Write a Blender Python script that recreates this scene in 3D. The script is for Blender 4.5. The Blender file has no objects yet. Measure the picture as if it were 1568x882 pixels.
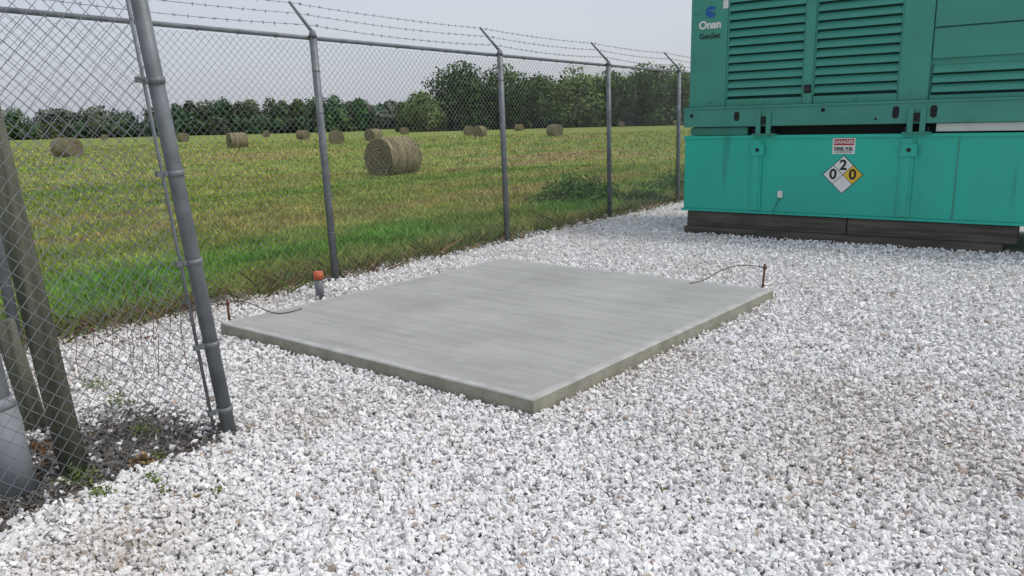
import bpy, bmesh, math, random
import numpy as np
from mathutils import Matrix, Vector
random.seed(4); rng=np.random.default_rng(7)
F=1165.0; P=math.radians(12.2); R=math.radians(-1.4); H=1.55
sc=bpy.context.scene
sc.view_settings.view_transform='Standard'; sc.view_settings.look='None'; sc.view_settings.exposure=0
COL=sc.collection
# ---------------- materials ----------------
def newmat(name):
    m=bpy.data.materials.new(name); m.use_nodes=True
    nt=m.node_tree; b=nt.nodes['Principled BSDF']; return m,nt,b
def N(nt,t,**k):
    n=nt.nodes.new(t)
    for a,v in k.items():
        if a in n.inputs: n.inputs[a].default_value=v
        else: setattr(n,a,v)
    return n
def mat(name,c1,c2=None,scale=5,rough=.6,metal=0,bump=0,bscale=60,detail=6,lo=.35,hi=.65,stretch=None,spec=.5,scuff=None):
    m,nt,b=newmat(name); L=nt.links.new
    b.inputs['Roughness'].default_value=rough; b.inputs['Metallic'].default_value=metal
    b.inputs['Specular IOR Level'].default_value=spec
    tc=N(nt,'ShaderNodeTexCoord'); src=tc.outputs['Object']
    if stretch:
        mp=N(nt,'ShaderNodeMapping'); mp.inputs['Scale'].default_value=stretch; L(src,mp.inputs[0]); src=mp.outputs[0]
    if c2 is None: c2=tuple(x*.8 for x in c1)
    no=N(nt,'ShaderNodeTexNoise'); no.inputs['Scale'].default_value=scale; no.inputs['Detail'].default_value=detail
    L(src,no.inputs['Vector'])
    r=N(nt,'ShaderNodeValToRGB'); r.color_ramp.elements[0].position=lo; r.color_ramp.elements[1].position=hi
    r.color_ramp.elements[0].color=(*c1,1); r.color_ramp.elements[1].color=(*c2,1)
    L(no.outputs['Fac'],r.inputs[0]); colout=r.outputs[0]
    if scuff:
        for (sc_,thr,sca,st) in scuff:
            mp=N(nt,'ShaderNodeMapping'); mp.inputs['Scale'].default_value=st; L(tc.outputs['Object'],mp.inputs[0])
            n3=N(nt,'ShaderNodeTexNoise'); n3.inputs['Scale'].default_value=sca; n3.inputs['Detail'].default_value=8; n3.inputs['Roughness'].default_value=.65; L(mp.outputs[0],n3.inputs['Vector'])
            mr=N(nt,'ShaderNodeMapRange'); mr.inputs[1].default_value=thr; mr.inputs[2].default_value=thr+.05; mr.inputs[3].default_value=0; mr.inputs[4].default_value=.65; L(n3.outputs['Fac'],mr.inputs[0])
            mx=N(nt,'ShaderNodeMix'); mx.data_type='RGBA'; L(mr.outputs[0],mx.inputs[0]); L(colout,mx.inputs[6]); mx.inputs[7].default_value=(*sc_,1); colout=mx.outputs[2]
    L(colout,b.inputs['Base Color'])
    if bump:
        n2=N(nt,'ShaderNodeTexNoise'); n2.inputs['Scale'].default_value=bscale; n2.inputs['Detail'].default_value=5; L(src,n2.inputs['Vector'])
        bp=N(nt,'ShaderNodeBump'); bp.inputs['Strength'].default_value=bump; bp.inputs['Distance'].default_value=.01
        L(n2.outputs['Fac'],bp.inputs['Height']); L(bp.outputs[0],b.inputs['Normal'])
    return m
def diffmat(name):
    m=bpy.data.materials.new(name); m.use_nodes=True; nt=m.node_tree; nt.nodes.remove(nt.nodes['Principled BSDF'])
    d=N(nt,'ShaderNodeBsdfDiffuse'); nt.links.new(d.outputs[0],nt.nodes['Material Output'].inputs[0]); return m,nt,d
def attrmat(name):
    m,nt,d=diffmat(name); a=N(nt,'ShaderNodeAttribute'); a.attribute_name='Col'; nt.links.new(a.outputs['Color'],d.inputs[0]); return m
# ---------------- numpy mesh helpers ----------------
def npmesh(name,V,polys,col=None,mats=(),smooth=False):
    me=bpy.data.meshes.new(name); V=np.asarray(V,np.float32)
    me.vertices.add(len(V)); me.vertices.foreach_set('co',V.ravel())
    idx=np.concatenate([p.ravel() for p in polys]).astype(np.int32)
    tot=np.concatenate([np.full(len(p),p.shape[1]) for p in polys]).astype(np.int32)
    st=np.concatenate([[0],np.cumsum(tot)[:-1]]).astype(np.int32)
    me.loops.add(len(idx)); me.loops.foreach_set('vertex_index',idx)
    me.polygons.add(len(tot)); me.polygons.foreach_set('loop_start',st); me.polygons.foreach_set('loop_total',tot)
    me.polygons.foreach_set('use_smooth',np.full(len(tot),smooth))
    if col is not None:
        a=me.attributes.new('Col','FLOAT_COLOR','POINT')
        c=np.ones((len(V),4),np.float32); c[:,:3]=col; a.data.foreach_set('color',c.ravel())
    for m in mats: me.materials.append(m)
    me.update(calc_edges=True)
    ob=bpy.data.objects.new(name,me); COL.objects.link(ob); return ob
def hashn(ix,iy,s=0):
    v=np.sin(ix*127.1+iy*311.7+s*74.7)*43758.5453; return v-np.floor(v)
def vnoise(x,y,s=0):
    ix=np.floor(x);iy=np.floor(y);fx=x-ix;fy=y-iy;fx=fx*fx*(3-2*fx);fy=fy*fy*(3-2*fy)
    return (hashn(ix,iy,s)*(1-fx)+hashn(ix+1,iy,s)*fx)*(1-fy)+(hashn(ix,iy+1,s)*(1-fx)+hashn(ix+1,iy+1,s)*fx)*fy
def fbm(x,y,s=0): return (vnoise(x,y,s)+.5*vnoise(2.1*x,2.1*y,s+1)+.25*vnoise(4.3*x,4.3*y,s+2))/1.75
def tubes(segs,r,sides=4):
    A=segs[:,0];B=segs[:,1];D=B-A;D/=np.linalg.norm(D,axis=1,keepdims=True)+1e-9
    up=np.tile([0.,0,1],(len(A),1)); up[np.abs(D[:,2])>.95]=[1,0,0]
    X=np.cross(D,up);X/=np.linalg.norm(X,axis=1,keepdims=True);Y=np.cross(D,X)
    r=np.broadcast_to(np.asarray(r,float).reshape(-1,1),(len(A),1))
    vs=[]
    for E in (A,B):
        for k in range(sides):
            a=2*math.pi*k/sides; vs.append(E+r*(X*math.cos(a)+Y*math.sin(a)))
    V=np.stack(vs,1).reshape(-1,3); base=(np.arange(len(A))*2*sides)[:,None]
    q=[base+np.array([[k,(k+1)%sides,sides+(k+1)%sides,sides+k]]) for k in range(sides)]
    return V,[np.concatenate(q)]
def parent(ch,pa):
    for c in ch: c.parent=pa
def empty(name,loc=(0,0,0),rz=0):
    e=bpy.data.objects.new(name,None); e.location=loc; e.rotation_euler=(0,0,rz); e.empty_display_size=.2; COL.objects.link(e); return e
def bmob(name,bm,mats,smooth=False):
    me=bpy.data.meshes.new(name); bm.to_mesh(me); bm.free()
    for m in (mats if isinstance(mats,(list,tuple)) else [mats]): me.materials.append(m)
    ob=bpy.data.objects.new(name,me); COL.objects.link(ob); return ob
def box(name,x0,x1,y0,y1,z0,z1,m,bev=0.004,pa=None):
    bm=bmesh.new(); bmesh.ops.create_cube(bm,size=1)
    for v in bm.verts: v.co=Vector((x0+(v.co.x+.5)*(x1-x0),y0+(v.co.y+.5)*(y1-y0),z0+(v.co.z+.5)*(z1-z0)))
    if bev: bmesh.ops.bevel(bm,geom=bm.edges[:],offset=bev,segments=2,affect='EDGES')
    ob=bmob(name,bm,m)
    if pa: ob.parent=pa
    return ob
def cyl(name,a,b,r,m,sides=20,r2=None,pa=None,caps=True):
    a=Vector(a);b=Vector(b);d=b-a
    bm=bmesh.new(); bmesh.ops.create_cone(bm,cap_ends=caps,segments=sides,radius1=r,radius2=r if r2 is None else r2,depth=d.length)
    q=d.to_track_quat('Z','Y').to_matrix().to_4x4()
    bmesh.ops.transform(bm,matrix=Matrix.Translation((a+b)/2)@q,verts=bm.verts)
    for f in bm.faces: f.smooth=len(f.verts)==4
    ob=bmob(name,bm,m)
    if pa: ob.parent=pa
    return ob
def curve(name,pts,r,m,pa=None):
    cu=bpy.data.curves.new(name,'CURVE'); cu.dimensions='3D'; cu.bevel_depth=r; cu.bevel_resolution=2
    s=cu.splines.new('NURBS'); s.points.add(len(pts)-1); s.use_endpoint_u=True; s.order_u=3
    for p,q in zip(s.points,pts): p.co=(*q,1)
    cu.materials.append(m); ob=bpy.data.objects.new(name,cu); COL.objects.link(ob)
    if pa: ob.parent=pa
    return ob
def text(name,body,size,loc,m,pa,ext=.001,off=0.0,rot=(math.pi/2,0,0),sx=1):
    cu=bpy.data.curves.new(name,'FONT'); cu.body=body; cu.size=size; cu.extrude=ext; cu.offset=off
    cu.align_x='CENTER'; cu.align_y='CENTER'; cu.materials.append(m)
    ob=bpy.data.objects.new(name,cu); COL.objects.link(ob); ob.location=loc; ob.rotation_euler=rot; ob.scale=(sx,1,1); ob.parent=pa; return ob
# ---------------- frames ----------------
FP=Vector((-1.87,7.81,0)); FU=Vector((.596,.803,0)); FN=Vector((-.803,.596,0))
def fdist(x,y): return (x-FP.x)*FN.x+(y-FP.y)*FN.y
def falong(x,y): return (x-FP.x)*FU.x+(y-FP.y)*FU.y
def field_color(nt):
    L=nt.links.new
    g=N(nt,'ShaderNodeNewGeometry'); mp=N(nt,'ShaderNodeMapping'); mp.inputs['Rotation'].default_value=(0,0,-math.atan2(.803,.596))
    L(g.outputs['Position'],mp.inputs[0])
    m1=N(nt,'ShaderNodeMapping'); m1.inputs['Scale'].default_value=(.05,.36,.3); L(mp.outputs[0],m1.inputs[0])
    n1=N(nt,'ShaderNodeTexNoise'); n1.inputs['Scale'].default_value=1; n1.inputs['Detail'].default_value=5; n1.inputs['Roughness'].default_value=.62; L(m1.outputs[0],n1.inputs['Vector'])
    r=N(nt,'ShaderNodeValToRGB'); e=r.color_ramp.elements
    e[0].position=.35; e[0].color=(.29,.22,.13,1); e[1].position=.64; e[1].color=(.14,.235,.052,1)
    k=e.new(.42); k.color=(.29,.28,.11,1); k=e.new(.52); k.color=(.225,.29,.078,1)
    L(n1.outputs['Fac'],r.inputs[0])
    n2=N(nt,'ShaderNodeTexNoise'); n2.inputs['Scale'].default_value=.9; n2.inputs['Detail'].default_value=7; n2.inputs['Roughness'].default_value=.65; L(g.outputs['Position'],n2.inputs['Vector'])
    r2=N(nt,'ShaderNodeValToRGB'); r2.color_ramp.elements[0].position=.34; r2.color_ramp.elements[0].color=(.66,.70,.64,1); r2.color_ramp.elements[1].position=.66; r2.color_ramp.elements[1].color=(1.28,1.24,1.2,1)
    L(n2.outputs['Fac'],r2.inputs[0])
    mx=N(nt,'ShaderNodeMix'); mx.data_type='RGBA'; mx.blend_type='MULTIPLY'; mx.inputs[0].default_value=1
    L(r.outputs[0],mx.inputs[6]); L(r2.outputs[0],mx.inputs[7])
    return mx.outputs[2]
m_field,nt,b=diffmat('field_grass'); nt.links.new(field_color(nt),b.inputs[0])
n=N(nt,'ShaderNodeTexNoise'); n.inputs['Scale'].default_value=6; n.inputs['Detail'].default_value=8
g=N(nt,'ShaderNodeNewGeometry'); nt.links.new(g.outputs['Position'],n.inputs['Vector'])
bp=N(nt,'ShaderNodeBump'); bp.inputs['Strength'].default_value=.6; bp.inputs['Distance'].default_value=.06; nt.links.new(n.outputs['Fac'],bp.inputs['Height']); nt.links.new(bp.outputs[0],b.inputs['Normal'])
m_blade,nt,b=diffmat('grass_blade'); a=N(nt,'ShaderNodeAttribute'); a.attribute_name='Col'
mx=N(nt,'ShaderNodeMix'); mx.data_type='RGBA'; mx.blend_type='MULTIPLY'; mx.inputs[0].default_value=1
nt.links.new(field_color(nt),mx.inputs[6]); nt.links.new(a.outputs['Color'],mx.inputs[7]); nt.links.new(mx.outputs[2],b.inputs[0])
m_leaf=attrmat('leaf'); m_stone=attrmat('crushed_limestone')
m_galv=mat('galvanised_steel',(.14,.155,.165),(.205,.22,.235),scale=9,rough=.55,metal=.25,bump=.1)
m_wire=mat('galvanised_wire',(.25,.26,.275),(.17,.18,.19),scale=3,rough=.5,metal=.4)
m_rust=mat('rusty_steel',(.16,.06,.03),(.09,.035,.02),scale=40,rough=.9,bump=.4)
m_black=mat('black_paint',(.012,.012,.013),rough=.5); m_white=mat('white_paint',(.75,.75,.73),(.68,.68,.66),rough=.5)
# ---------------- ground ----------------
def plane_poly(name,pts,z,m):
    bm=bmesh.new(); vs=[bm.verts.new((x,y,z)) for x,y in pts]; bm.faces.new(vs); return bmob(name,bm,m)
plane_poly('field_ground',[(-1500,-300),(1500,-300),(1500,1800),(-1500,1800)],-.03,m_field)
m_gb=mat('gravel_base',(.38,.37,.35),(.62,.61,.59),scale=45,rough=.95,bump=1,bscale=45)
m_soil=mat('dark_soil',(.085,.07,.055),(.15,.125,.10),scale=14,rough=1,bump=1,bscale=40)
def fpt(t,o): return (FP.x+FU.x*t+FN.x*o, FP.y+FU.y*t+FN.y*o)
vn=lambda t,s=0.: float(vnoise(np.float64(t),np.float64(s)))
edge=[fpt(t,.10+.12*(vn(t*1.7)-.5)) for t in np.arange(-9,16,.25)]
plane_poly('gravel_yard_ground',[(14,-6),(14,16)]+[ (float(a),float(b)) for a,b in edge[::-1]]+[(-8,-6)],-.008,m_gb)
e1=[fpt(t,-.06-(.16 if t<-.3 else .03)*vn(t*2.3,3.)) for t in np.arange(-8,13,.15)]; e2=[fpt(t,.16+(.24 if t<-.3 else .06)*vn(t*1.9,7.)) for t in np.arange(-8,13,.15)]
plane_poly('bare_soil_strip',e1+e2[::-1],-.004,m_soil)
DZA=(-1.46,3.70); DZD=(-.52,-.854); DZN=(-.854,.52)
def dpt(t,o): return (DZA[0]+DZD[0]*t+DZN[0]*o,DZA[1]+DZD[1]*t+DZN[1]*o)
plane_poly('soil_patch',[dpt(t,.04+.07*vn(t*5,1.)) for t in np.arange(-.1,2.6,.08)]+[dpt(t,.62+.3*vn(t*3,4.)) for t in np.arange(2.6,-.1,-.08)],0.0,m_soil)
# slab
S=[Vector((.10,3.86)),Vector((2.25,6.39)),Vector((-.11,8.27)),Vector((-2.26,5.70))]
m_conc,nt,b=newmat('concrete_top'); L=nt.links.new
uv=N(nt,'ShaderNodeUVMap')
mp=N(nt,'ShaderNodeMapping'); mp.inputs['Scale'].default_value=(.7,12,1); L(uv.outputs[0],mp.inputs[0])
n1=N(nt,'ShaderNodeTexNoise'); n1.inputs['Scale'].default_value=1.0; n1.inputs['Detail'].default_value=9; n1.inputs['Roughness'].default_value=.66; L(mp.outputs[0],n1.inputs['Vector'])
n2=N(nt,'ShaderNodeTexNoise'); n2.inputs['Scale'].default_value=1.3; n2.inputs['Detail'].default_value=9; n2.inputs['Roughness'].default_value=.68; L(uv.outputs[0],n2.inputs['Vector'])
n3=N(nt,'ShaderNodeTexNoise'); n3.inputs['Scale'].default_value=110; n3.inputs['Detail'].default_value=3; L(uv.outputs[0],n3.inputs['Vector'])
h1=N(nt,'ShaderNodeMath',operation='MULTIPLY'); L(n1.outputs['Fac'],h1.inputs[0]); h1.inputs[1].default_value=.85
ad=N(nt,'ShaderNodeMath',operation='MULTIPLY_ADD'); L(n2.outputs['Fac'],ad.inputs[0]); ad.inputs[1].default_value=.9; L(h1.outputs[0],ad.inputs[2])
a2=N(nt,'ShaderNodeMath',operation='MULTIPLY_ADD'); L(n3.outputs['Fac'],a2.inputs[0]); a2.inputs[1].default_value=.25; L(ad.outputs[0],a2.inputs[2])
r=N(nt,'ShaderNodeMapRange'); r.inputs[1].default_value=.75; r.inputs[2].default_value=1.25; r.inputs[3].default_value=0; r.inputs[4].default_value=1; L(a2.outputs[0],r.inputs[0])
cr=N(nt,'ShaderNodeValToRGB'); cr.color_ramp.elements[0].color=(.275,.275,.258,1); cr.color_ramp.elements[1].color=(.43,.43,.415,1); L(r.outputs[0],cr.inputs[0]); L(cr.outputs[0],b.inputs['Base Color'])
mp2=N(nt,'ShaderNodeMapping'); mp2.inputs['Scale'].default_value=(3,160,1); L(uv.outputs[0],mp2.inputs[0])
n4=N(nt,'ShaderNodeTexNoise'); n4.inputs['Scale'].default_value=1; L(mp2.outputs[0],n4.inputs['Vector'])
bp=N(nt,'ShaderNodeBump'); bp.inputs['Strength'].default_value=.4; bp.inputs['Distance'].default_value=.004; L(n4.outputs['Fac'],bp.inputs['Height']); L(bp.outputs[0],b.inputs['Normal'])
b.inputs['Roughness'].default_value=.8
m_cside=mat('concrete_side',(.34,.33,.265),(.25,.245,.19),scale=9,rough=.9,bump=.5,bscale=50)
m_cedge=mat('concrete_trowelled_edge',(.47,.47,.44),(.36,.36,.34),scale=9,rough=.8,bump=.2,bscale=90)
bm=bmesh.new(); uvl=bm.loops.layers.uv.new('UVMap')
def sp(u,v): return S[0]*(1-u)*(1-v)+S[1]*(1-u)*v+S[2]*u*v+S[3]*u*(1-v)
LU,LV=2.99,3.32; ew=.05
def ringpts(o,z,wob=0,nn=40):
    pts=[]
    for side in range(4):
        for i in range(nn):
            t=i/nn
            u,v=[(0,t),(t,1),(1,1-t),(1-t,0)][side]
            uu=o/LU+u*(1-2*o/LU); vv=o/LV+v*(1-2*o/LV)
            p=sp(uu,vv); w=wob*(random.random()-.5)
            c=sp(.5,.5); d=(p-c).normalized(); p=p+d*w
            pts.append((p.x,p.y,z+w*.5,uu*LU,vv*LV))
    return pts
rings=[ringpts(0,-.05,.006),ringpts(-.002,.035,.006),ringpts(0,.091,.004),ringpts(.004,.098,.003),ringpts(.011,.1,.001),ringpts(ew,.1,.0)]
# trowelled border has an irregular inner edge
rings[5]=[(p[0],p[1],.1,p[3],p[4]) for p in rings[5]]
vr=[]; uvmap={}
for rr in rings: vr.append([bm.verts.new(p[:3]) for p in rr]); uvmap.update({v:p[3:] for v,p in zip(vr[-1],rr)})
for k in range(len(vr)-1):
    for i in range(len(vr[k])):
        j=(i+1)%len(vr[k]); f=bm.faces.new((vr[k][i],vr[k][j],vr[k+1][j],vr[k+1][i])); f.material_index=1 if k<2 else 2; f.smooth=k in(2,3)
f=bm.faces.new(vr[-1]); f.material_index=0
for f in bm.faces:
    for l in f.loops: l[uvl].uv=uvmap[l.vert]
bmob('concrete_slab',bm,[m_conc,m_cside,m_cedge])
# ---------------- gravel stones ----------------
def inslab(x,y,mg=.0):
    P4=[(p.x,p.y) for p in S]; ok=np.ones_like(x,bool)
    for i in range(4):
        a=P4[i];c=P4[(i+1)%4]; ex,ey=c[0]-a[0],c[1]-a[1]; l=math.hypot(ex,ey)
        ok&=((ex*(y-a[1])-ey*(x-a[0]))/l)>mg
    return ok
def templates(k,npt):
    out=[]
    for i in range(k):
        bm=bmesh.new()
        for j in range(npt):
            v=Vector((random.gauss(0,1),random.gauss(0,1),random.gauss(0,1))).normalized()*random.uniform(.85,1.1); bm.verts.new(v)
        r=bmesh.ops.convex_hull(bm,input=bm.verts[:]); bmesh.ops.delete(bm,geom=[e for e in r['geom_interior'] if isinstance(e,bmesh.types.BMVert)],context='VERTS')
        bm.verts.index_update(); out.append((np.array([v.co[:] for v in bm.verts]),np.array([[v.index for v in f.verts] for f in bm.faces]))); bm.free()
    return out
def stones(x,y,z,size,col,T):
    n=len(x); ax=rng.normal(size=(n,4)); ax/=np.linalg.norm(ax,axis=1,keepdims=True)
    w,a,b_,c=ax.T
    Rm=np.stack([1-2*(b_*b_+c*c),2*(a*b_-c*w),2*(a*c+b_*w),2*(a*b_+c*w),1-2*(a*a+c*c),2*(b_*c-a*w),2*(a*c-b_*w),2*(b_*c+a*w),1-2*(a*a+b_*b_)],1).reshape(n,3,3)
    scl=np.stack([rng.uniform(.8,1.3,n),rng.uniform(.6,.95,n),rng.uniform(.42,.75,n)],1)*size[:,None]*.5
    pick=rng.integers(0,len(T),n); Vs=[];Ps=[];Cs=[];off=0
    for k,(tv,tf) in enumerate(T):
        s=np.where(pick==k)[0]
        v=tv[None]*scl[s][:,None,:]; v=np.einsum('nij,nkj->nki',Rm[s],v)+np.stack([x[s],y[s],z[s]],1)[:,None]
        Vs.append(v.reshape(-1,3)); Ps.append((tf[None]+(off+np.arange(len(s))*len(tv))[:,None,None]).reshape(-1,3)); off+=len(s)*len(tv)
        Cs.append(np.repeat(col[s],len(tv),0))
    return np.concatenate(Vs),[np.concatenate(Ps)],np.concatenate(Cs)
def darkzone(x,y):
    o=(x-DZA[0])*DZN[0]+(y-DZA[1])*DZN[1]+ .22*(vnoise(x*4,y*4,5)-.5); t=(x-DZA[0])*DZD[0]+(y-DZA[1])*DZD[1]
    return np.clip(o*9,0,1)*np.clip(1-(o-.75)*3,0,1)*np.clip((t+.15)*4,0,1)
def gravel(name,n,r0,r1,smin,smax,T,amax=42):
    rr=r0*(r1/r0)**rng.random(n)
    th=np.radians(rng.uniform(-amax,amax,n)); x=rr*np.sin(th); y=rr*np.cos(th)
    fd=fdist(x,y); fa=falong(x,y); lf=np.clip(-fa*1.2,0,1)
    lim=.14+.22*(fbm(x*2,y*2,9)-.5)+rng.normal(0,.035,n)-lf*(.12+.18*(fbm(x*3,y*3,19)))+lf*rng.exponential(.07,n)
    keep=(fd<lim)&~inslab(x,y,-.010)
    gx=(x-2.45)*.81-(y-10.57)*.586; gy=(x-2.45)*.586+(y-10.57)*.81
    keep&=~((gx>-.0)&(gy>.1)&(gx<5))
    x=x[keep];y=y[keep];n=len(x)
    size=rng.uniform(smin,smax,n)*rng.choice([.6,1,1,1.3],n)
    z=.004+rng.uniform(0,.020,n)+.02*(fbm(x*1.5,y*1.5,3)-.5)
    v=np.clip(rng.normal(.81,.07,n),.45,.92)
    dirt=np.clip((fbm(x*1.0+4,y*1.0,11)-.57)*5,0,1)*rng.uniform(0,.6,n)
    dirt=np.maximum(dirt,.9*np.exp(-((x+1.5)**2+(y-2.6)**2)/.12)*rng.random(n))
    dirt=np.maximum(dirt,.7*np.exp(-((x-1.7)**2+(y-3.3)**2)/.35)*rng.random(n))
    ed=np.clip(1-(lim[keep]-fd[keep])/(.3+.25*lf[keep]),0,1)*rng.random(n)
    dirt=np.maximum(dirt,ed)
    col=v[:,None]*np.array([[1,.987,.97]])
    tan=np.array([[.36,.27,.19]]); col=col*(1-dirt[:,None]*.75)+tan*dirt[:,None]*.75
    odd=rng.random(n)<.02; col[odd]*=np.array([.6,.5,.42])
    od2=rng.random(n)<.07; col[od2]*=rng.uniform(.5,.8,od2.sum())[:,None]
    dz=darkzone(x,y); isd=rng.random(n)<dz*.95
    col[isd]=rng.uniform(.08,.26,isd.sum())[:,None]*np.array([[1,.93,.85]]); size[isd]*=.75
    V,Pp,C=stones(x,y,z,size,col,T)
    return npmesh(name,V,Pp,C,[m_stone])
T1=templates(12,11); T2=templates(8,8)
gv=empty('gravel')
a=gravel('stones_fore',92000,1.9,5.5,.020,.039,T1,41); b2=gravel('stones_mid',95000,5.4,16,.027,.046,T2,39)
parent([a,b2],gv)
# ---------------- grass ----------------
def grass(name,n,r0,r1,a0,a1,strip=False):
    rr=r0*(r1/r0)**rng.random(n); th=np.radians(rng.uniform(a0,a1,n)); x=rr*np.sin(th); y=rr*np.cos(th)
    fd=fdist(x,y); fa=falong(x,y)
    if strip: keep=(fd>-.14)&(fd<.45)&(fbm(x*3,y*3,77)>.42)
    else: keep=fd>.10+.28*(fbm(x*2,y*2,21)-.5)+rng.exponential(.06,n)+np.clip(-fa*.3,0,.22)
    x=x[keep];y=y[keep];fd=fd[keep];rr=rr[keep];n=len(x)
    cl=fbm(x*1.2,y*1.2,31)
    h=(.03+.08*cl+.09*np.exp(-(fd-1.2)**2/2.5)*fbm(x*.9,y*.9,5)+.10*np.exp(-np.abs(fd)/.25)*rng.random(n))*rng.uniform(.5,1.4,n)*(1+rr/90)
    wd=rng.uniform(.003,.007,n)*np.maximum(1,rr/8)
    az=rng.uniform(0,6.28,n); lean=rng.uniform(.2,1.3,n)+(.8 if strip else 0)
    B=np.stack([x,y,np.full(n,-.03)],1); side=np.stack([np.cos(az),np.sin(az),0*az],1)*wd[:,None]
    la=rng.uniform(0,6.28,n); tip=B+np.stack([np.cos(la)*lean*h,np.sin(la)*lean*h,h],1)
    mid=B*.5+tip*.5; mid[:,2]+=h*.12
    V=np.stack([B-side,B+side,mid+side*.7,tip,mid-side*.7],1).reshape(-1,3)
    Pp=[(np.arange(n)*5)[:,None]+np.array([[0,1,2,3,4]])]
    if strip:
        c=np.array([[.26,.19,.11]])*rng.uniform(.5,1.5,n)[:,None]; gr_=rng.random(n)<.4; c[gr_]=np.array([.14,.20,.06])
        return npmesh(name,V,Pp,np.repeat(c,5,0),[m_leaf])
    br=rng.uniform(.75,1.9,n); dry=(rng.random(n)<.2)
    c=br[:,None]*np.ones((1,3)); c[dry]*=np.array([1.5,1.12,1.2])
    lush=np.exp(-(fd-1.5)**2/3)*.9*np.clip((fbm(x*.5,y*.5,61)-.25)*3,0,1); c*=np.stack([1-.38*lush,1+.08*lush,1-.2*lush],1)
    return npmesh(name,V,Pp,np.repeat(c,5,0),[m_blade])
gr=empty('grass'); parent([grass('blades_near',220000,4.5,28,-40,16),grass('blades_far',50000,26,110,-40,24),grass('dead_grass',60000,4.5,16,-40,16,True)],gr)
# ---------------- fence ----------------
TOP=2.42
def fabric(name,p0,u,nrm,L0,L1,z0,z1,pitch=.0355,r=.0019,wob=.012,seed=0,lean=(0,0)):
    nw=int((L1-L0)/pitch); nz=int((z1-z0)/pitch)
    k=np.arange(nw)[:,None]; j=np.arange(nz+1)[None]
    s=L0+(k+((j+k)%2))*pitch+0.0*j; z=z0+j*pitch+0*k
    off=wob*(fbm(s*1.5,z*1.5,seed)-.5)*2+ .0025*np.where((j+k)%2==0,1,-1)
    s2=s+.02*(fbm(s*2.3,z*1.7,seed+5)-.5); z2=z+.02*(fbm(s*1.9,z*2.1,seed+8)-.5)
    zz=z2
    X=p0.x+u.x*(s2+lean[0]*zz)+nrm.x*(off+lean[1]*zz); Y=p0.y+u.y*(s2+lean[0]*zz)+nrm.y*(off+lean[1]*zz)
    Pt=np.stack([X,Y,zz],-1); segs=np.stack([Pt[:,:-1],Pt[:,1:]],2).reshape(-1,2,3)
    V,Pp=tubes(segs,r,3); return npmesh(name,V,Pp,None,[m_wire],True)
fence=empty('chain_link_fence')
parts=[fabric('wire_mesh',FP,FU,FN,-5.0,10.5,.03,TOP-.03,seed=2)]
LEAN=-.026
ts=[-6.0,-3.0,0,3.0,5.82,8.47,11.2]
for i,t in enumerate(ts):
    b0=FP+FU*t-FN*.045; tp=b0+FU*(LEAN*TOP)+Vector((0,0,TOP+.02))
    parts.append(cyl('post_%d'%i,b0-Vector((0,0,.1)),tp,.037,m_galv))
    parts.append(cyl('cap_%d'%i,tp-Vector((0,0,.03)),tp+Vector((0,0,.035)),.043,m_galv,r2=.026))
    a0=tp+Vector((0,0,.02)); a1=a0+FN*.31+Vector((0,0,.31))
    parts.append(cyl('barb_arm_%d'%i,a0,a1,.018,m_galv,r2=.013))
    for zz in (.5,.9,1.3,1.7,2.1):
        q=b0+FU*LEAN*zz+Vector((0,0,zz)); parts.append(cyl('tie_%d'%i,q-Vector((0,0,.004)),q+Vector((0,0,.004)),.041,m_wire,sides=14))
ra=FP+FU*(-6.5+LEAN*TOP)+Vector((0,0,TOP-.01)); rb=FP+FU*11.3+Vector((0,0,TOP-.01))
parts.append(cyl('top_rail',ra,rb,.021,m_galv))
segs=[]
for fr in (.25,.62,.98):
    for t0,t1 in zip(ts[:-1],ts[1:]):
        pr=None
        for q in range(13):
            w=q/12; t=t0+(t1-t0)*w; p=FP+FU*(t+LEAN*TOP)-FN*.045+Vector((0,0,TOP+.04))+ (FN*.31+Vector((0,0,.31)))*fr - Vector((0,0,.035*4*w*(1-w)*(1.2-fr*.6)))
            if pr is not None: segs.append((pr,p))
            pr=p
            for hh in (0,.5):
                pb=p+FU*(hh*(t1-t0)/12)
                d1=Vector((random.uniform(-1,1),random.uniform(-1,1),random.uniform(-1,1))).normalized()*.02
                segs.append((pb-d1,pb+d1)); d2=d1.cross(FU); segs.append((pb-d2,pb+d2))
V,Pp=tubes(np.array([[a[:],b_[:]] for a,b_ in segs],float),.0025,4); parts.append(npmesh('barbed_wire',V,Pp,None,[m_wire]))
segs=[]
for t in np.arange(-6.4,11.2,.4):
    c=FP+FU*(t+LEAN*TOP)+Vector((0,0,TOP-.01)); pr=None
    for a in range(9):
        an=a/8*2*math.pi; p=c+FN*math.cos(an)*.025+Vector((0,0,math.sin(an)*.025-.004))
        if pr is not None: segs.append((pr,p))
        pr=p
V,Pp=tubes(np.array([[a[:],b_[:]] for a,b_ in segs],float),.003,4); parts.append(npmesh('rail_ties',V,Pp,None,[m_wire]))
parent(parts,fence)
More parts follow.
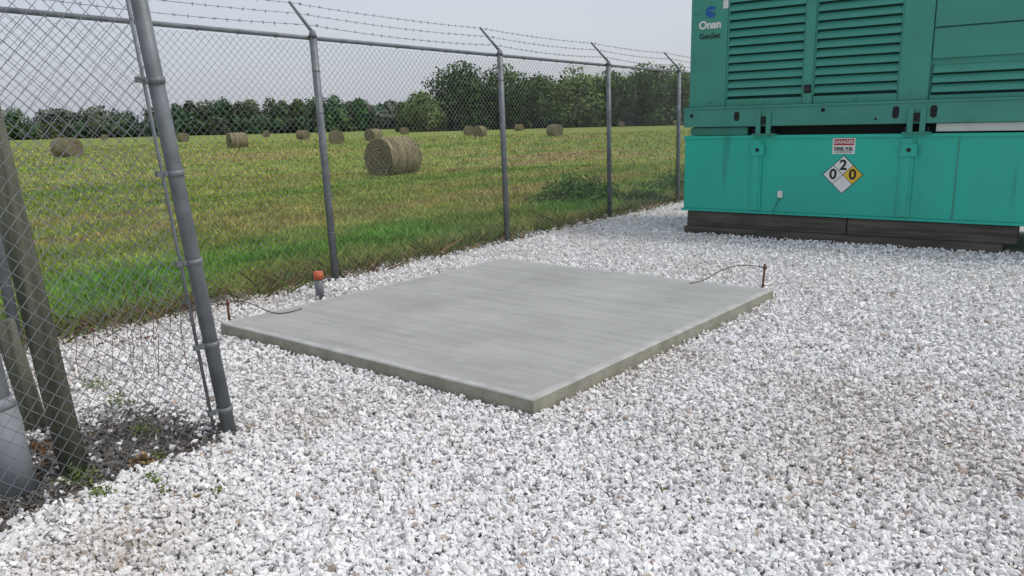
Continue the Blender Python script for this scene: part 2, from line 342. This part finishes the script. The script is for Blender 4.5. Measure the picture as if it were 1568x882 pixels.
# gate panel
gate=empty('chain_link_gate'); GP=Vector((-1.50,3.75,0)); GU=Vector((-.52,-.854,0)).normalized(); GN=Vector((GU.y,-GU.x,0))
gl=.105; parts=[]
def gpt(s,z,o=0): return GP+GU*(s+gl*z)+GN*o+Vector((0,0,z))
parts.append(cyl('frame_post',gpt(0,-.05),gpt(0,2.7),.036,m_galv,sides=24))
parts.append(cyl('tension_bar',gpt(.085,.05),gpt(.05,2.5),.008,m_galv))
for zz in (.14,.5,.93,1.36,1.78,2.2):
    parts.append(cyl('band',gpt(0,zz-.014),gpt(0,zz+.014),.042,m_galv,sides=24))
    q=gpt(.06,zz); parts.append(box('band_clip',-.04,.04,-.008,.008,-.013,.013,m_galv,.002)); o=parts[-1]; o.location=q; o.rotation_euler=(0,0,math.atan2(GU.y,GU.x))
    parts.append(cyl('band_bolt',q+GN*.02,q-GN*.02,.007,m_galv,sides=8))
parts.append(fabric('wire_mesh',GP,GU,GN,.075,2.6,.06,2.5,seed=9,wob=.03,lean=(gl-.012,0)))
parent(parts,gate)
m_wood=mat('weathered_wood',(.15,.155,.11),(.07,.075,.05),scale=3,rough=.95,bump=.8,bscale=12,stretch=(8,8,.6))
m_tim=mat('timber',(.125,.113,.095),(.058,.052,.044),scale=3,rough=.95,bump=.8,bscale=14,stretch=(.5,6,6))
cyl('wooden_post',(-2.05,3.30,-.1),(-2.19,3.25,2.0),.060,m_wood,sides=14,r2=.055)
cyl('wooden_post',(-2.55,3.85,-.1),(-2.62,3.80,.62),.055,m_wood,sides=14,r2=.05)
m_gp=mat('grey_conduit_paint',(.22,.24,.26),(.28,.30,.32),scale=6,rough=.6)
cb=empty('utility_conduit'); parent([cyl('pipe',(-2.21,3.13,.0),(-2.29,3.13,1.0),.055,m_galv),cyl('sleeve',(-2.205,3.12,-.02),(-2.24,3.12,.40),.075,m_gp),cyl('collar',(-2.24,3.12,.40),(-2.245,3.12,.44),.08,m_gp,r2=.058)],cb)
m_or=mat('orange_cap',(.62,.13,.05),(.50,.10,.04),scale=8,rough=.5)
pp=empty('capped_pipe_stub'); parent([cyl('pipe',(-1.79,6.92,-.02),(-1.79,6.92,.19),.038,m_galv),cyl('cap',(-1.79,6.92,.185),(-1.79,6.92,.25),.044,m_or),cyl('cap_rim',(-1.79,6.92,.25),(-1.79,6.92,.255),.044,m_or,r2=.036)],pp)
m_cw=mat('bare_wire',(.07,.045,.035),(.10,.06,.045),scale=20,rough=.9,spec=.1)
rb1=empty('ground_rod'); parent([cyl('rod',(-2.34,6.10,-.02),(-2.35,6.12,.185),.010,m_rust,sides=8),cyl('clamp',(-2.35,6.12,.14),(-2.35,6.12,.165),.017,m_rust,sides=8)],rb1)
curve('tail_wire',[(-2.35,6.12,.16),(-2.25,6.10,.19),(-2.1,6.06,.15),(-1.95,5.95,.106),(-1.8,5.93,.104),(-1.72,6.05,.115)],.004,m_cw,rb1)
rb2=empty('ground_rod'); parent([cyl('rod',(2.30,6.82,-.02),(2.32,6.84,.24),.010,m_rust,sides=8),cyl('clamp',(2.32,6.84,.19),(2.32,6.84,.215),.018,m_rust,sides=8)],rb2)
curve('tail_wire',[(2.32,6.84,.20),(2.2,6.86,.235),(2.0,6.85,.22),(1.85,6.8,.17),(1.75,6.75,.115),(1.6,6.7,.105)],.004,m_cw,rb2)
# ---------------- generator ----------------
G=empty('diesel_generator',(2.45,10.57,0),math.atan2(-.586,.81))
m_tank=mat('teal_tank_paint',(.016,.47,.355),(.022,.40,.31),scale=1.2,rough=.38,lo=.3,hi=.7,scuff=[((.24,.20,.12),.70,7,(1,1,3)),((.02,.26,.20),.62,1.0,(3,1,.25))])
m_hous=mat('teal_housing_paint',(.055,.31,.235),(.05,.265,.20),scale=1.5,rough=.5,lo=.3,hi=.7,scuff=[((.03,.18,.14),.66,1.0,(4,1,.4))])
m_rail=mat('teal_rail_paint',(.06,.30,.23),(.045,.24,.185),scale=2.5,rough=.5,lo=.3,hi=.7,scuff=[((.12,.12,.09),.66,6,(1,1,2))])
m_dark=mat('dark_gap',(.01,.012,.012),rough=.8)
m_lback=mat('louver_shadow_tone',(.008,.05,.038),rough=.8)  # darkened teal behind the slats: louver shadow put into the colour
m_blue=mat('blue_print',(.01,.10,.42),(.01,.09,.40),rough=.5); m_yel=mat('yellow_print',(.75,.50,.03),(.72,.48,.03),rough=.5); m_red=mat('red_print',(.45,.02,.03),(.42,.02,.03),rough=.5)
LN=5.4; DP=2.1
box('timber_lower',0,3.75,-.06,.22,0,.10,m_tim,.008,G); box('timber_lower_rear',0,3.75,1.7,2.0,0,.10,m_tim,.008,G)
box('timber_upper',.02,2.1,-.0,.26,.102,.31,m_tim,.008,G); box('timber_upper_b',2.11,3.88,-.005,.26,.102,.31,m_tim,.008,G); box('timber_upper_rear',.02,3.88,1.7,2.0,.102,.31,m_tim,.008,G)
box('timber_lower_end',4.4,LN,-.04,.24,0,.31,m_tim,.008,G)
box('tank',-.04,LN,.0,DP,.345,1.30,m_tank,.006,G)
box('tank_base_flange',-.06,LN+.02,-.03,DP+.02,.315,.345,m_tank,.003,G)
box('tank_top_lip',-.055,LN+.01,-.015,DP+.015,1.285,1.325,m_tank,.003,G)
for s0 in (.88,2.64):
    box('tank_rib',s0,s0+.15,-.022,0,.35,1.28,m_tank,.006,G)
    box('tank_rib_cover',s0+.03,s0+.12,-.03,-.02,.36,1.27,m_tank,.006,G)
    box('lift_lug',s0+.0,s0+.18,-.045,-.02,1.06,1.21,m_tank,.008,G)
    cyl('lug_hole',(s0+.09,-.047,1.14),(s0+.09,-.03,1.14),.025,m_dark,pa=G)
box('tank_seam',3.22,3.235,-.006,0,.35,1.28,m_rail,.001,G)
box('tank_seam_b',4.6,4.615,-.006,0,.35,1.28,m_rail,.001,G)
box('gap_core',.02,LN-.05,.14,DP-.1,1.32,1.46,m_dark,.0,G)
box('gap_channel',.02,.8,.05,.12,1.33,1.43,m_rail,.003,G)
box('gap_panel_white',2.98,LN-.2,.04,.10,1.345,1.435,m_white,.003,G)
box('base_rail',-.05,LN,-.035,DP,1.44,1.685,m_rail,.006,G)
box('base_rail_lip',-.05,LN,-.05,0,1.672,1.70,m_rail,.003,G)
for s0 in (.95,2.70):
    for k in (0,.13):
        box('mount_bracket',s0+k-.01,s0+k+.05,-.06,-.03,1.31,1.62,m_rail,.004,G)
    box('mount_foot',s0-.06,s0+.24,-.06,.12,1.325,1.345,m_rail,.003,G)
    box('mount_plate',s0+.04,s0+.14,-.055,-.036,1.46,1.56,m_dark,.003,G)
    for k in (-.03,.21): cyl('bolt',(s0+k,-.03,1.345),(s0+k,-.03,1.40),.014,m_dark,sides=6,pa=G)
def oval(s,z,w,h):
    bm=bmesh.new(); vs=[]
    for i in range(24):
        a=2*math.pi*i/24; dz=(h-w)/2*(1 if math.sin(a)>=0 else -1)
        vs.append(bm.verts.new((s+w/2*math.cos(a),-.0385,z+w/2*math.sin(a)+dz)))
    bm.faces.new(vs[::-1]); o=bmob('rail_hole',bm,m_dark); o.parent=G
for s,z,w,h in [(.06,1.59,.05,.05),(.68,1.57,.07,.12),(1.75,1.62,.05,.05),(2.56,1.57,.07,.14),(2.95,1.57,.07,.14),(2.35,1.5,.03,.03)]: oval(s,z,w,h)
box('housing_core',0,LN,.06,DP-.03,1.69,3.4,m_hous,.004,G)
def pan(n,a,b_,z0,z1,y=.02,m=m_hous): box(n,a,b_,y,.062,z0,z1,m,.005,G)
pan('pillar_a',0,.50,1.70,3.4); pan('pillar_b',1.485,1.60,1.70,3.4,.004); pan('pillar_c',2.56,2.87,1.70,3.4,.010)
pan('sill_a',.505,1.48,1.70,1.79); pan('sill_b',1.605,2.555,1.70,1.79)
pan('door_upper',2.880,4.4,2.49,3.4,.022); pan('door_mid',2.880,4.4,2.15,2.476,.024); pan('door_sill',2.88,4.4,1.70,1.75,.024); pan('pillar_d',4.41,LN,1.70,3.4,.018)
def louvers(a,b_,z0,z1,p=.106):
    bm=bmesh.new(); z=z0
    while z<z1-.02:
        prof=[(.0583,z+p*1.05),(.052,z+p*1.05),(.030,z+p*.72),(.016,z+p*.36),(.013,z+p*.26),(.017,z+p*.24),(.026,z+p*.28),(.0583,z+p*.44)]
        A=[bm.verts.new((a,y,zz)) for y,zz in prof]; B=[bm.verts.new((b_,y,zz)) for y,zz in prof]
        for i in range(len(prof)):
            j=(i+1)%len(prof); bm.faces.new((A[i],A[j],B[j],B[i]))
        bm.faces.new(A[::-1]); bm.faces.new(B); z+=p
    bmesh.ops.recalc_face_normals(bm,faces=bm.faces); o=bmob('louvers',bm,m_hous); o.parent=G
    box('louver_back',a-.01,b_+.01,.059,.0595,z0-.01,z1+.01,m_lback,0,G)
louvers(.525,1.465,1.80,3.35); louvers(1.62,2.54,1.80,3.35); louvers(2.90,4.38,1.755,2.07)
for a,b_ in ((.505,.523),(1.467,1.483),(1.602,1.618),(2.542,2.558)): box('louver_frame',a,b_,.018,.062,1.80,3.4,m_hous,.002,G)
for z in (1.88,2.98):
    box('latch_plate',1.50,1.585,-.005,.004,z-.05,z+.05,m_dark,.004,G); cyl('latch_knob',(1.54,-.024,z),(1.54,.0,z),.038,m_black,sides=16,pa=G)
for s,z in [(.30,1.76),(1.0,1.745),(2.1,1.745),(2.7,1.78),(2.7,2.4),(2.7,2.8),(.06,2.3),(.06,2.9)]: cyl('panel_bolt',(s,.0,z),(s,.022,z),.010,m_rail,sides=8,pa=G)
text('label_c','C',.17,(.26,.017,2.90),m_blue,G,off=.012); box('logo_bar',.21,.29,.012,.0185,2.885,2.915,m_blue,0,G)
text('label_name','Onan',.135,(.26,.017,2.745),m_white,G,off=.006); text('label_genset','GenSet',.095,(.26,.017,2.605),m_black,G,off=.002)
box('data_plate',.43,.50,.014,.0195,2.93,3.03,m_white,.001,G)
box('danger_sign',1.88,2.14,-.004,0,1.09,1.28,m_white,.001,G); box('danger_band',1.895,2.125,-.0065,-.0042,1.195,1.268,m_red,0,G)
text('danger_text','DANGER',.055,(2.01,-.0078,1.231),m_white,G,ext=.0005,off=.001); text('diesel_text','DIESEL FUEL',.055,(2.01,-.0058,1.15),m_black,G,ext=.0005,off=.002,sx=.75); text('diesel_text2','NO SMOKING',.03,(2.01,-.0058,1.112),m_black,G,ext=.0005)
def diamond(name,cx,cz,h,y,m):
    bm=bmesh.new(); vs=[bm.verts.new((cx+a*h,y,cz+b_*h)) for a,b_ in ((0,-1),(1,0),(0,1),(-1,0))]; bm.faces.new(vs); o=bmob(name,bm,m); o.parent=G
diamond('hazard_backing',2.02,.84,.235,-.0045,m_black)
h=.110
for dx,dz,m,tx in ((0,1,m_white,'2'),(-1,0,m_white,'0'),(1,0,m_yel,'0'),(0,-1,m_white,'')):
    diamond('hazard_cell',2.02+dx*.1145,.84+dz*.1145,h,-.0065,m)
    if tx: text('hazard_digit',tx,.17,(2.02+dx*.1125,-.0085,.84+dz*.1125),m_black,G,ext=.0005,off=.005)
box('outlet_box',1.25,1.31,-.03,0,.53,.62,m_white,.006,G)
curve('outlet_wire',[(1.28,-.03,.54),(1.24,-.05,.42),(1.20,-.06,.33),(1.30,-.10,.2),(1.42,-.3,.03),(1.38,-.5,.03)],.004,m_black,G)
# ---------------- hay bales ----------------
m_hay=attrmat('hay')
def bale_mesh(name,R0=.62,Ln=1.2,dens=1):
    ns,nl=56,14
    V=[];Q=[]
    for j in range(nl+1):
        for i in range(ns):
            a=2*math.pi*i/ns; rr=R0*(1+random.uniform(-.02,.02))*(1-.05*(abs(j/nl-.5)*2)**6)
            z=rr*math.sin(a); z=max(z,-R0*.90); V.append((rr*math.cos(a),(j/nl-.5)*Ln,z))
    for j in range(nl):
        for i in range(ns): Q.append((j*ns+i,j*ns+(i+1)%ns,(j+1)*ns+(i+1)%ns,(j+1)*ns+i))
    T=[]
    for e,j in ((-1,0),(1,nl)):
        prev=[j*ns+i for i in range(ns)]
        for k in range(1,9):
            cur=[]
            for i in range(ns):
                a=2*math.pi*i/ns; rr=R0*(1-k/9); cur.append(len(V)); V.append((rr*math.cos(a),e*(Ln/2+.02+random.uniform(-.02,.02)),max(rr*math.sin(a),-R0*.9)))
            for i in range(ns): Q.append((prev[i],prev[(i+1)%ns],cur[(i+1)%ns],cur[i]) if e<0 else (prev[(i+1)%ns],prev[i],cur[i],cur[(i+1)%ns]))
            prev=cur
        c=len(V); V.append((0,e*(Ln/2+.02),0))
        for i in range(ns): T.append((prev[i],prev[(i+1)%ns],c) if e<0 else (prev[(i+1)%ns],prev[i],c))
    V=np.array(V); n0=len(V); base=np.array([.37,.32,.19])
    band=(.7+.5*vnoise(V[:,1]*18,np.arctan2(V[:,2],V[:,0])*1.5,3))
    col=base[None]*band[:,None]*rng.uniform(.7,1.1,n0)[:,None]
    n=int(11000*dens); u=rng.random(n); endm=u<.4
    a=rng.uniform(0,2*np.pi,n); rr=np.where(endm,R0*np.sqrt(rng.random(n)),R0*1.005); yy=np.where(endm,np.sign(rng.random(n)-.5)*(Ln/2+.03),rng.uniform(-.5,.5,n)*Ln)
    C=np.stack([rr*np.cos(a),yy,np.maximum(rr*np.sin(a),-R0*.88)],1); tg=np.stack([-np.sin(a),rng.normal(0,.35,n),np.cos(a)],1)+rng.normal(0,.15,(n,3))
    on=np.where(endm[:,None],np.stack([0*a,np.sign(yy),0*a],1),np.stack([np.cos(a),0*a,np.sin(a)],1))
    tg/=np.linalg.norm(tg,axis=1,keepdims=True); ln=rng.uniform(.03,.13,n)[:,None]; sd=np.cross(tg,on)*rng.uniform(.003,.010,n)[:,None]
    w=np.stack([C-tg*ln-sd,C-tg*ln+sd,C+tg*ln+on*rng.uniform(0,.05,n)[:,None]],1).reshape(-1,3)
    t2=n0+np.arange(n*3).reshape(-1,3)
    ring=np.where(endm,.75+.35*np.sin(rr*60+a),.6+.65*vnoise(yy*9,a*1.3,41))
    c2=base[None]*(rng.uniform(.4,1.7,n)*ring)[:,None]
    V=np.concatenate([V,w]); col=np.concatenate([col,np.repeat(c2,3,0)])
    V[:,2]+=R0*.9
    return npmesh(name,V,[np.array(Q),np.array(T),t2],col,[m_hay])
BL=[(-3.8,25.4,-.66),(-31.2,54.8,1.2),(-24.6,70.4,-.9),(-17.1,77.2,.3),(-15.0,86.5,-.5),(-30.8,116.7,1.0),(-49.9,160.3,.2),(-50.5,120.6,.8),(-3.7,100.5,-.4),(5.5,91.6,.5),(2.4,168.1,.9),(29.9,205,.1),(45,208,1.2),(-5.8,115.3,.3),(-101,194.4,.7),(-20,150,.4)]
proto=None
for i,(x,y,a) in enumerate(BL):
    if i==0: o=proto=bale_mesh('hay_bale',.64,1.3)
    else:
        o=bpy.data.objects.new('hay_bale',proto.data); COL.objects.link(o); o.scale=[1.1]*3
    o.location=(x,y,-.03); o.rotation_euler=(0,0,a)
# ---------------- trees ----------------
def crown(cx,cy,z0,w,h,n,colr,q=.5,k=13,low=.12):
    lob=[]
    for i in range(k):
        a=random.uniform(0,6.28); zz=random.random(); rad=math.sqrt(random.random())*.36*w*(1-.45*zz**2)
        lob.append((cx+math.cos(a)*rad,cy+math.sin(a)*rad,z0+h*(low+.74*zz),min(w*random.uniform(.17,.28)*(1.1-.35*zz),h*.3),random.uniform(.55,1.45)))
    lob.append((cx,cy,z0+h*.25,min(w*.34,h*.34),.8)); lob.append((cx,cy,z0+h*.58,min(w*.32,h*.32),.95)); lob.append((cx,cy,z0+h*.84,w*.17,1.1)); lob=np.array(lob)
    wt=lob[:,3]**2; pk=rng.choice(len(lob),n,p=wt/wt.sum()); l=lob[pk]; d=rng.normal(size=(n,3)); d/=np.linalg.norm(d,axis=1,keepdims=True)
    rr=l[:,3]*np.clip(rng.normal(.93,.14,n),.4,1.3); C=l[:,:3]+d*rr[:,None]*np.array([1,1,.9])
    C[:,2]=np.maximum(C[:,2],z0+rng.random(n)*.8)
    nn=d+rng.normal(0,.55,(n,3))+np.array([0,0,.25]); nn/=np.linalg.norm(nn,axis=1,keepdims=True)
    t=np.cross(nn,rng.normal(size=(n,3))); t/=np.linalg.norm(t,axis=1,keepdims=True); b3=np.cross(nn,t)
    s=(q*rng.uniform(.5,1.2,n))[:,None]; t*=s; b3*=s*.6
    V=np.stack([C-t,C+b3,C+t,C-b3],1).reshape(-1,3)
    sh=.65+.5*np.clip((C[:,2]-z0)/h,0,1)  # crown shade put into leaf colour: darker low, lighter on top
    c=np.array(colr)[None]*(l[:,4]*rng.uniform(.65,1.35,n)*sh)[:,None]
    return V,np.repeat(c,4,0)
def quadidx(n): return [np.arange(n).reshape(-1,4)]
m_bark=mat('bark',(.07,.055,.04),(.04,.03,.022),scale=3,rough=.95)
def tree(x,y,w,h,colr,n=8000,k=20,nm='deciduous_tree',wide=1.45):
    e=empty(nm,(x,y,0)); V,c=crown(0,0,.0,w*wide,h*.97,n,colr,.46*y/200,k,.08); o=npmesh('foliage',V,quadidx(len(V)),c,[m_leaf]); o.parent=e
    cyl('trunk',(0,0,-.1),(0,0,h*.55),w*.035,m_bark,10,w*.018,pa=e)
    for i in range(5):
        a=random.uniform(0,6.28); cyl('limb',(0,0,h*random.uniform(.2,.4)),(math.cos(a)*w*.3,math.sin(a)*w*.3,h*random.uniform(.5,.75)),w*.015,m_bark,8,w*.006,pa=e)
dk=(.080,.130,.048); md=(.115,.172,.062); lt=(.165,.225,.08)
for a in [(-12.5,215,14.8,18.6,dk),(-1.2,222,12.6,19.2,dk),(9.3,230,10.5,16.2,md),(19.3,225,14,17.2,lt),(29.5,228,12.5,16.3,md),(38.6,222,14,17.6,md),(46.5,215,12.5,16.6,md),(59,222,13.5,17,dk),(70.5,225,14,17.5,md),(-22,205,8.5,10.3,lt),(-26,212,7,8,md)]: tree(*a)
tl=[];tc=[]
def row(x0,x1,y0,y1,hm,n,colr,step,q,wf=2.4,low=.02):
    x=x0
    while x<x1:
        w=random.uniform(.8,1.3)*step*wf; y=y0+(y1-y0)*(x-x0)/(x1-x0)+random.uniform(-5,5); hh=hm*random.uniform(.88,1.06)
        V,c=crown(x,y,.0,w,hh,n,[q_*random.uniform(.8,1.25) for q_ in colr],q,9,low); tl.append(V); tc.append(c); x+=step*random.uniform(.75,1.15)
row(-330,-125,275,300,11,1300,(.10,.14,.08),6,.85)  # slightly bluish leaf colour, light haze baked in
row(-128,-56,300,300,13.3,1800,(.080,.128,.058),5,.8)
row(-110,25,460,460,15,1800,(.13,.17,.12),6,1.7,3.0)  # farthest row: distance haze painted as paler, bluer leaf colour
row(-12,150,243,255,15,1500,(.075,.118,.05),6,.85)
row(-16,140,222,230,5.5,500,(.075,.12,.048),5,.65); row(-330,-58,266,290,5.5,450,(.075,.118,.055),5,.75)
V=np.concatenate(tl); npmesh('tree_line',V,quadidx(len(V)),np.concatenate(tc),[m_leaf])
# weeds
def weed(name,x,y,w,h,n,colr,q=.03,d=.6):
    C=np.stack([rng.normal(0,w*.45,n),rng.normal(0,w*.45*d,n),0*rng.random(n)],1); env=np.exp(-(C[:,0]**2+ (C[:,1]/d)**2)/(w*.9)**2)*(.45+.9*fbm(C[:,0]*5,C[:,1]*5,int(x*7)%9))
    C[:,2]=rng.random(n)**.7*h*env*rng.uniform(.6,1.2,n)
    nn=rng.normal(size=(n,3))+np.array([0,0,.6]); nn/=np.linalg.norm(nn,axis=1,keepdims=True)
    t=np.cross(nn,rng.normal(size=(n,3))); t/=np.linalg.norm(t,axis=1,keepdims=True); b3=np.cross(nn,t); s=(q*rng.uniform(.5,1.4,n))[:,None]
    V=np.stack([C-t*s,C+b3*s*.4,C+t*s,C-b3*s*.4],1).reshape(-1,3); c=np.array(colr)[None]*rng.uniform(.6,1.5,n)[:,None]
    o=npmesh(name,V,quadidx(len(V)),np.repeat(c,4,0),[m_leaf]); o.location=(x,y,-.01); return o
weed('weed_clump',1.35,15.0,1.0,.62,4500,(.12,.21,.055),.04); weed('weed_clump',4.3,17.5,1.3,.5,4000,(.12,.21,.06),.04); weed('weed_clump',2.6,14.7,.6,.35,1500,(.12,.21,.06),.04)
for x,y,w,h,n in [(-1.30,3.05,.06,.08,80),(-1.62,3.15,.06,.08,90),(-1.8,3.05,.09,.10,140),(-1.53,3.05,.05,.06,60),(-1.98,3.2,.12,.16,220),(-1.75,3.45,.07,.07,90),(-1.95,3.75,.10,.12,160),(-2.3,4.2,.10,.12,140),(-2.6,4.5,.12,.15,160)]:
    weed('weed',x,y,w,h,n,(.17,.23,.07),.012)
weed('weed',-1.38,3.0,.05,.06,60,(.33,.25,.13),.02); weed('weed',-1.78,3.38,.08,.08,120,(.30,.22,.12),.02)
for t in np.arange(-5,9,.6):
    t+=random.uniform(-.3,.3); q=FP+FU*t+FN*random.uniform(-.05,.12); weed('weed',q.x,q.y,random.uniform(.08,.2),random.uniform(.08,.2),160,random.choice([(.13,.19,.06),(.16,.20,.07),(.22,.15,.09)]),.014)
weed('leaf_litter',-2.45,3.5,.35,.05,700,(.16,.09,.05),.02,.9)
weed('leaf_litter',-3.0,5.6,.5,.04,500,(.20,.11,.07),.018,.5)
weed('fallen_leaf',.62,3.0,.012,.05,4,(.35,.48,.08),.02)
sg=[]
for i in range(14):
    x=-2.45+random.gauss(0,.22); y=4.9+random.gauss(0,.25); h=random.uniform(.25,.7); p=Vector((x,y,0))
    for k in range(4):
        q=p+Vector((random.uniform(-.02,.02),random.uniform(-.02,.02),h/4)); sg.append((p[:],q[:])); p=q
V,Pp=tubes(np.array(sg,float),.0022,4); npmesh('dry_stems',V,Pp,None,[m_rust])
# ---------------- light ----------------
w=bpy.data.worlds.new('World'); sc.world=w; w.use_nodes=True; nt=w.node_tree; L=nt.links.new
bg=nt.nodes['Background']; out=nt.nodes['World Output']
sky=N(nt,'ShaderNodeTexSky'); sky.sky_type='NISHITA'; sky.sun_disc=False; EL=math.radians(58); sd=Vector((.97,-.15,0)).normalized()
sky.sun_elevation=EL; sky.sun_rotation=math.atan2(sd.x,sd.y); sky.dust_density=4; sky.air_density=1.2
L(sky.outputs[0],bg.inputs[0]); bg.inputs[1].default_value=.05
bg2=N(nt,'ShaderNodeBackground'); bg2.inputs[1].default_value=.97
tc=N(nt,'ShaderNodeTexCoord'); mp=N(nt,'ShaderNodeMapping'); mp.inputs['Scale'].default_value=(1,1,3.5); L(tc.outputs['Generated'],mp.inputs[0])
no=N(nt,'ShaderNodeTexNoise'); no.inputs['Scale'].default_value=1.6; no.inputs['Detail'].default_value=5; L(mp.outputs[0],no.inputs['Vector'])
cr=N(nt,'ShaderNodeValToRGB'); cr.color_ramp.elements[0].position=.3; cr.color_ramp.elements[0].color=(.42,.455,.53,1); cr.color_ramp.elements[1].position=.7; cr.color_ramp.elements[1].color=(.51,.535,.585,1)
L(no.outputs['Fac'],cr.inputs[0]); L(cr.outputs[0],bg2.inputs[0])
ash=N(nt,'ShaderNodeAddShader'); L(bg.outputs[0],ash.inputs[0]); L(bg2.outputs[0],ash.inputs[1]); L(ash.outputs[0],out.inputs[0])
su=bpy.data.lights.new('sun','SUN'); su.energy=1.5; su.angle=math.radians(12); su.color=(1,.97,.92)
so=bpy.data.objects.new('sun',su); COL.objects.link(so); dr=-(sd*math.cos(EL)+Vector((0,0,math.sin(EL)))); so.rotation_euler=dr.to_track_quat('-Z','Y').to_euler()
# ---------------- camera ----------------
cd=bpy.data.cameras.new('camera'); cd.sensor_width=36; cd.lens=F/1568*36; cd.clip_end=4000; cd.clip_start=.05
co=bpy.data.objects.new('camera',cd); COL.objects.link(co)
co.matrix_world=Matrix.Translation((0,0,H))@(Matrix.Rotation(math.radians(90)-P,4,'X')@Matrix.Rotation(R,4,'Z')); sc.camera=co
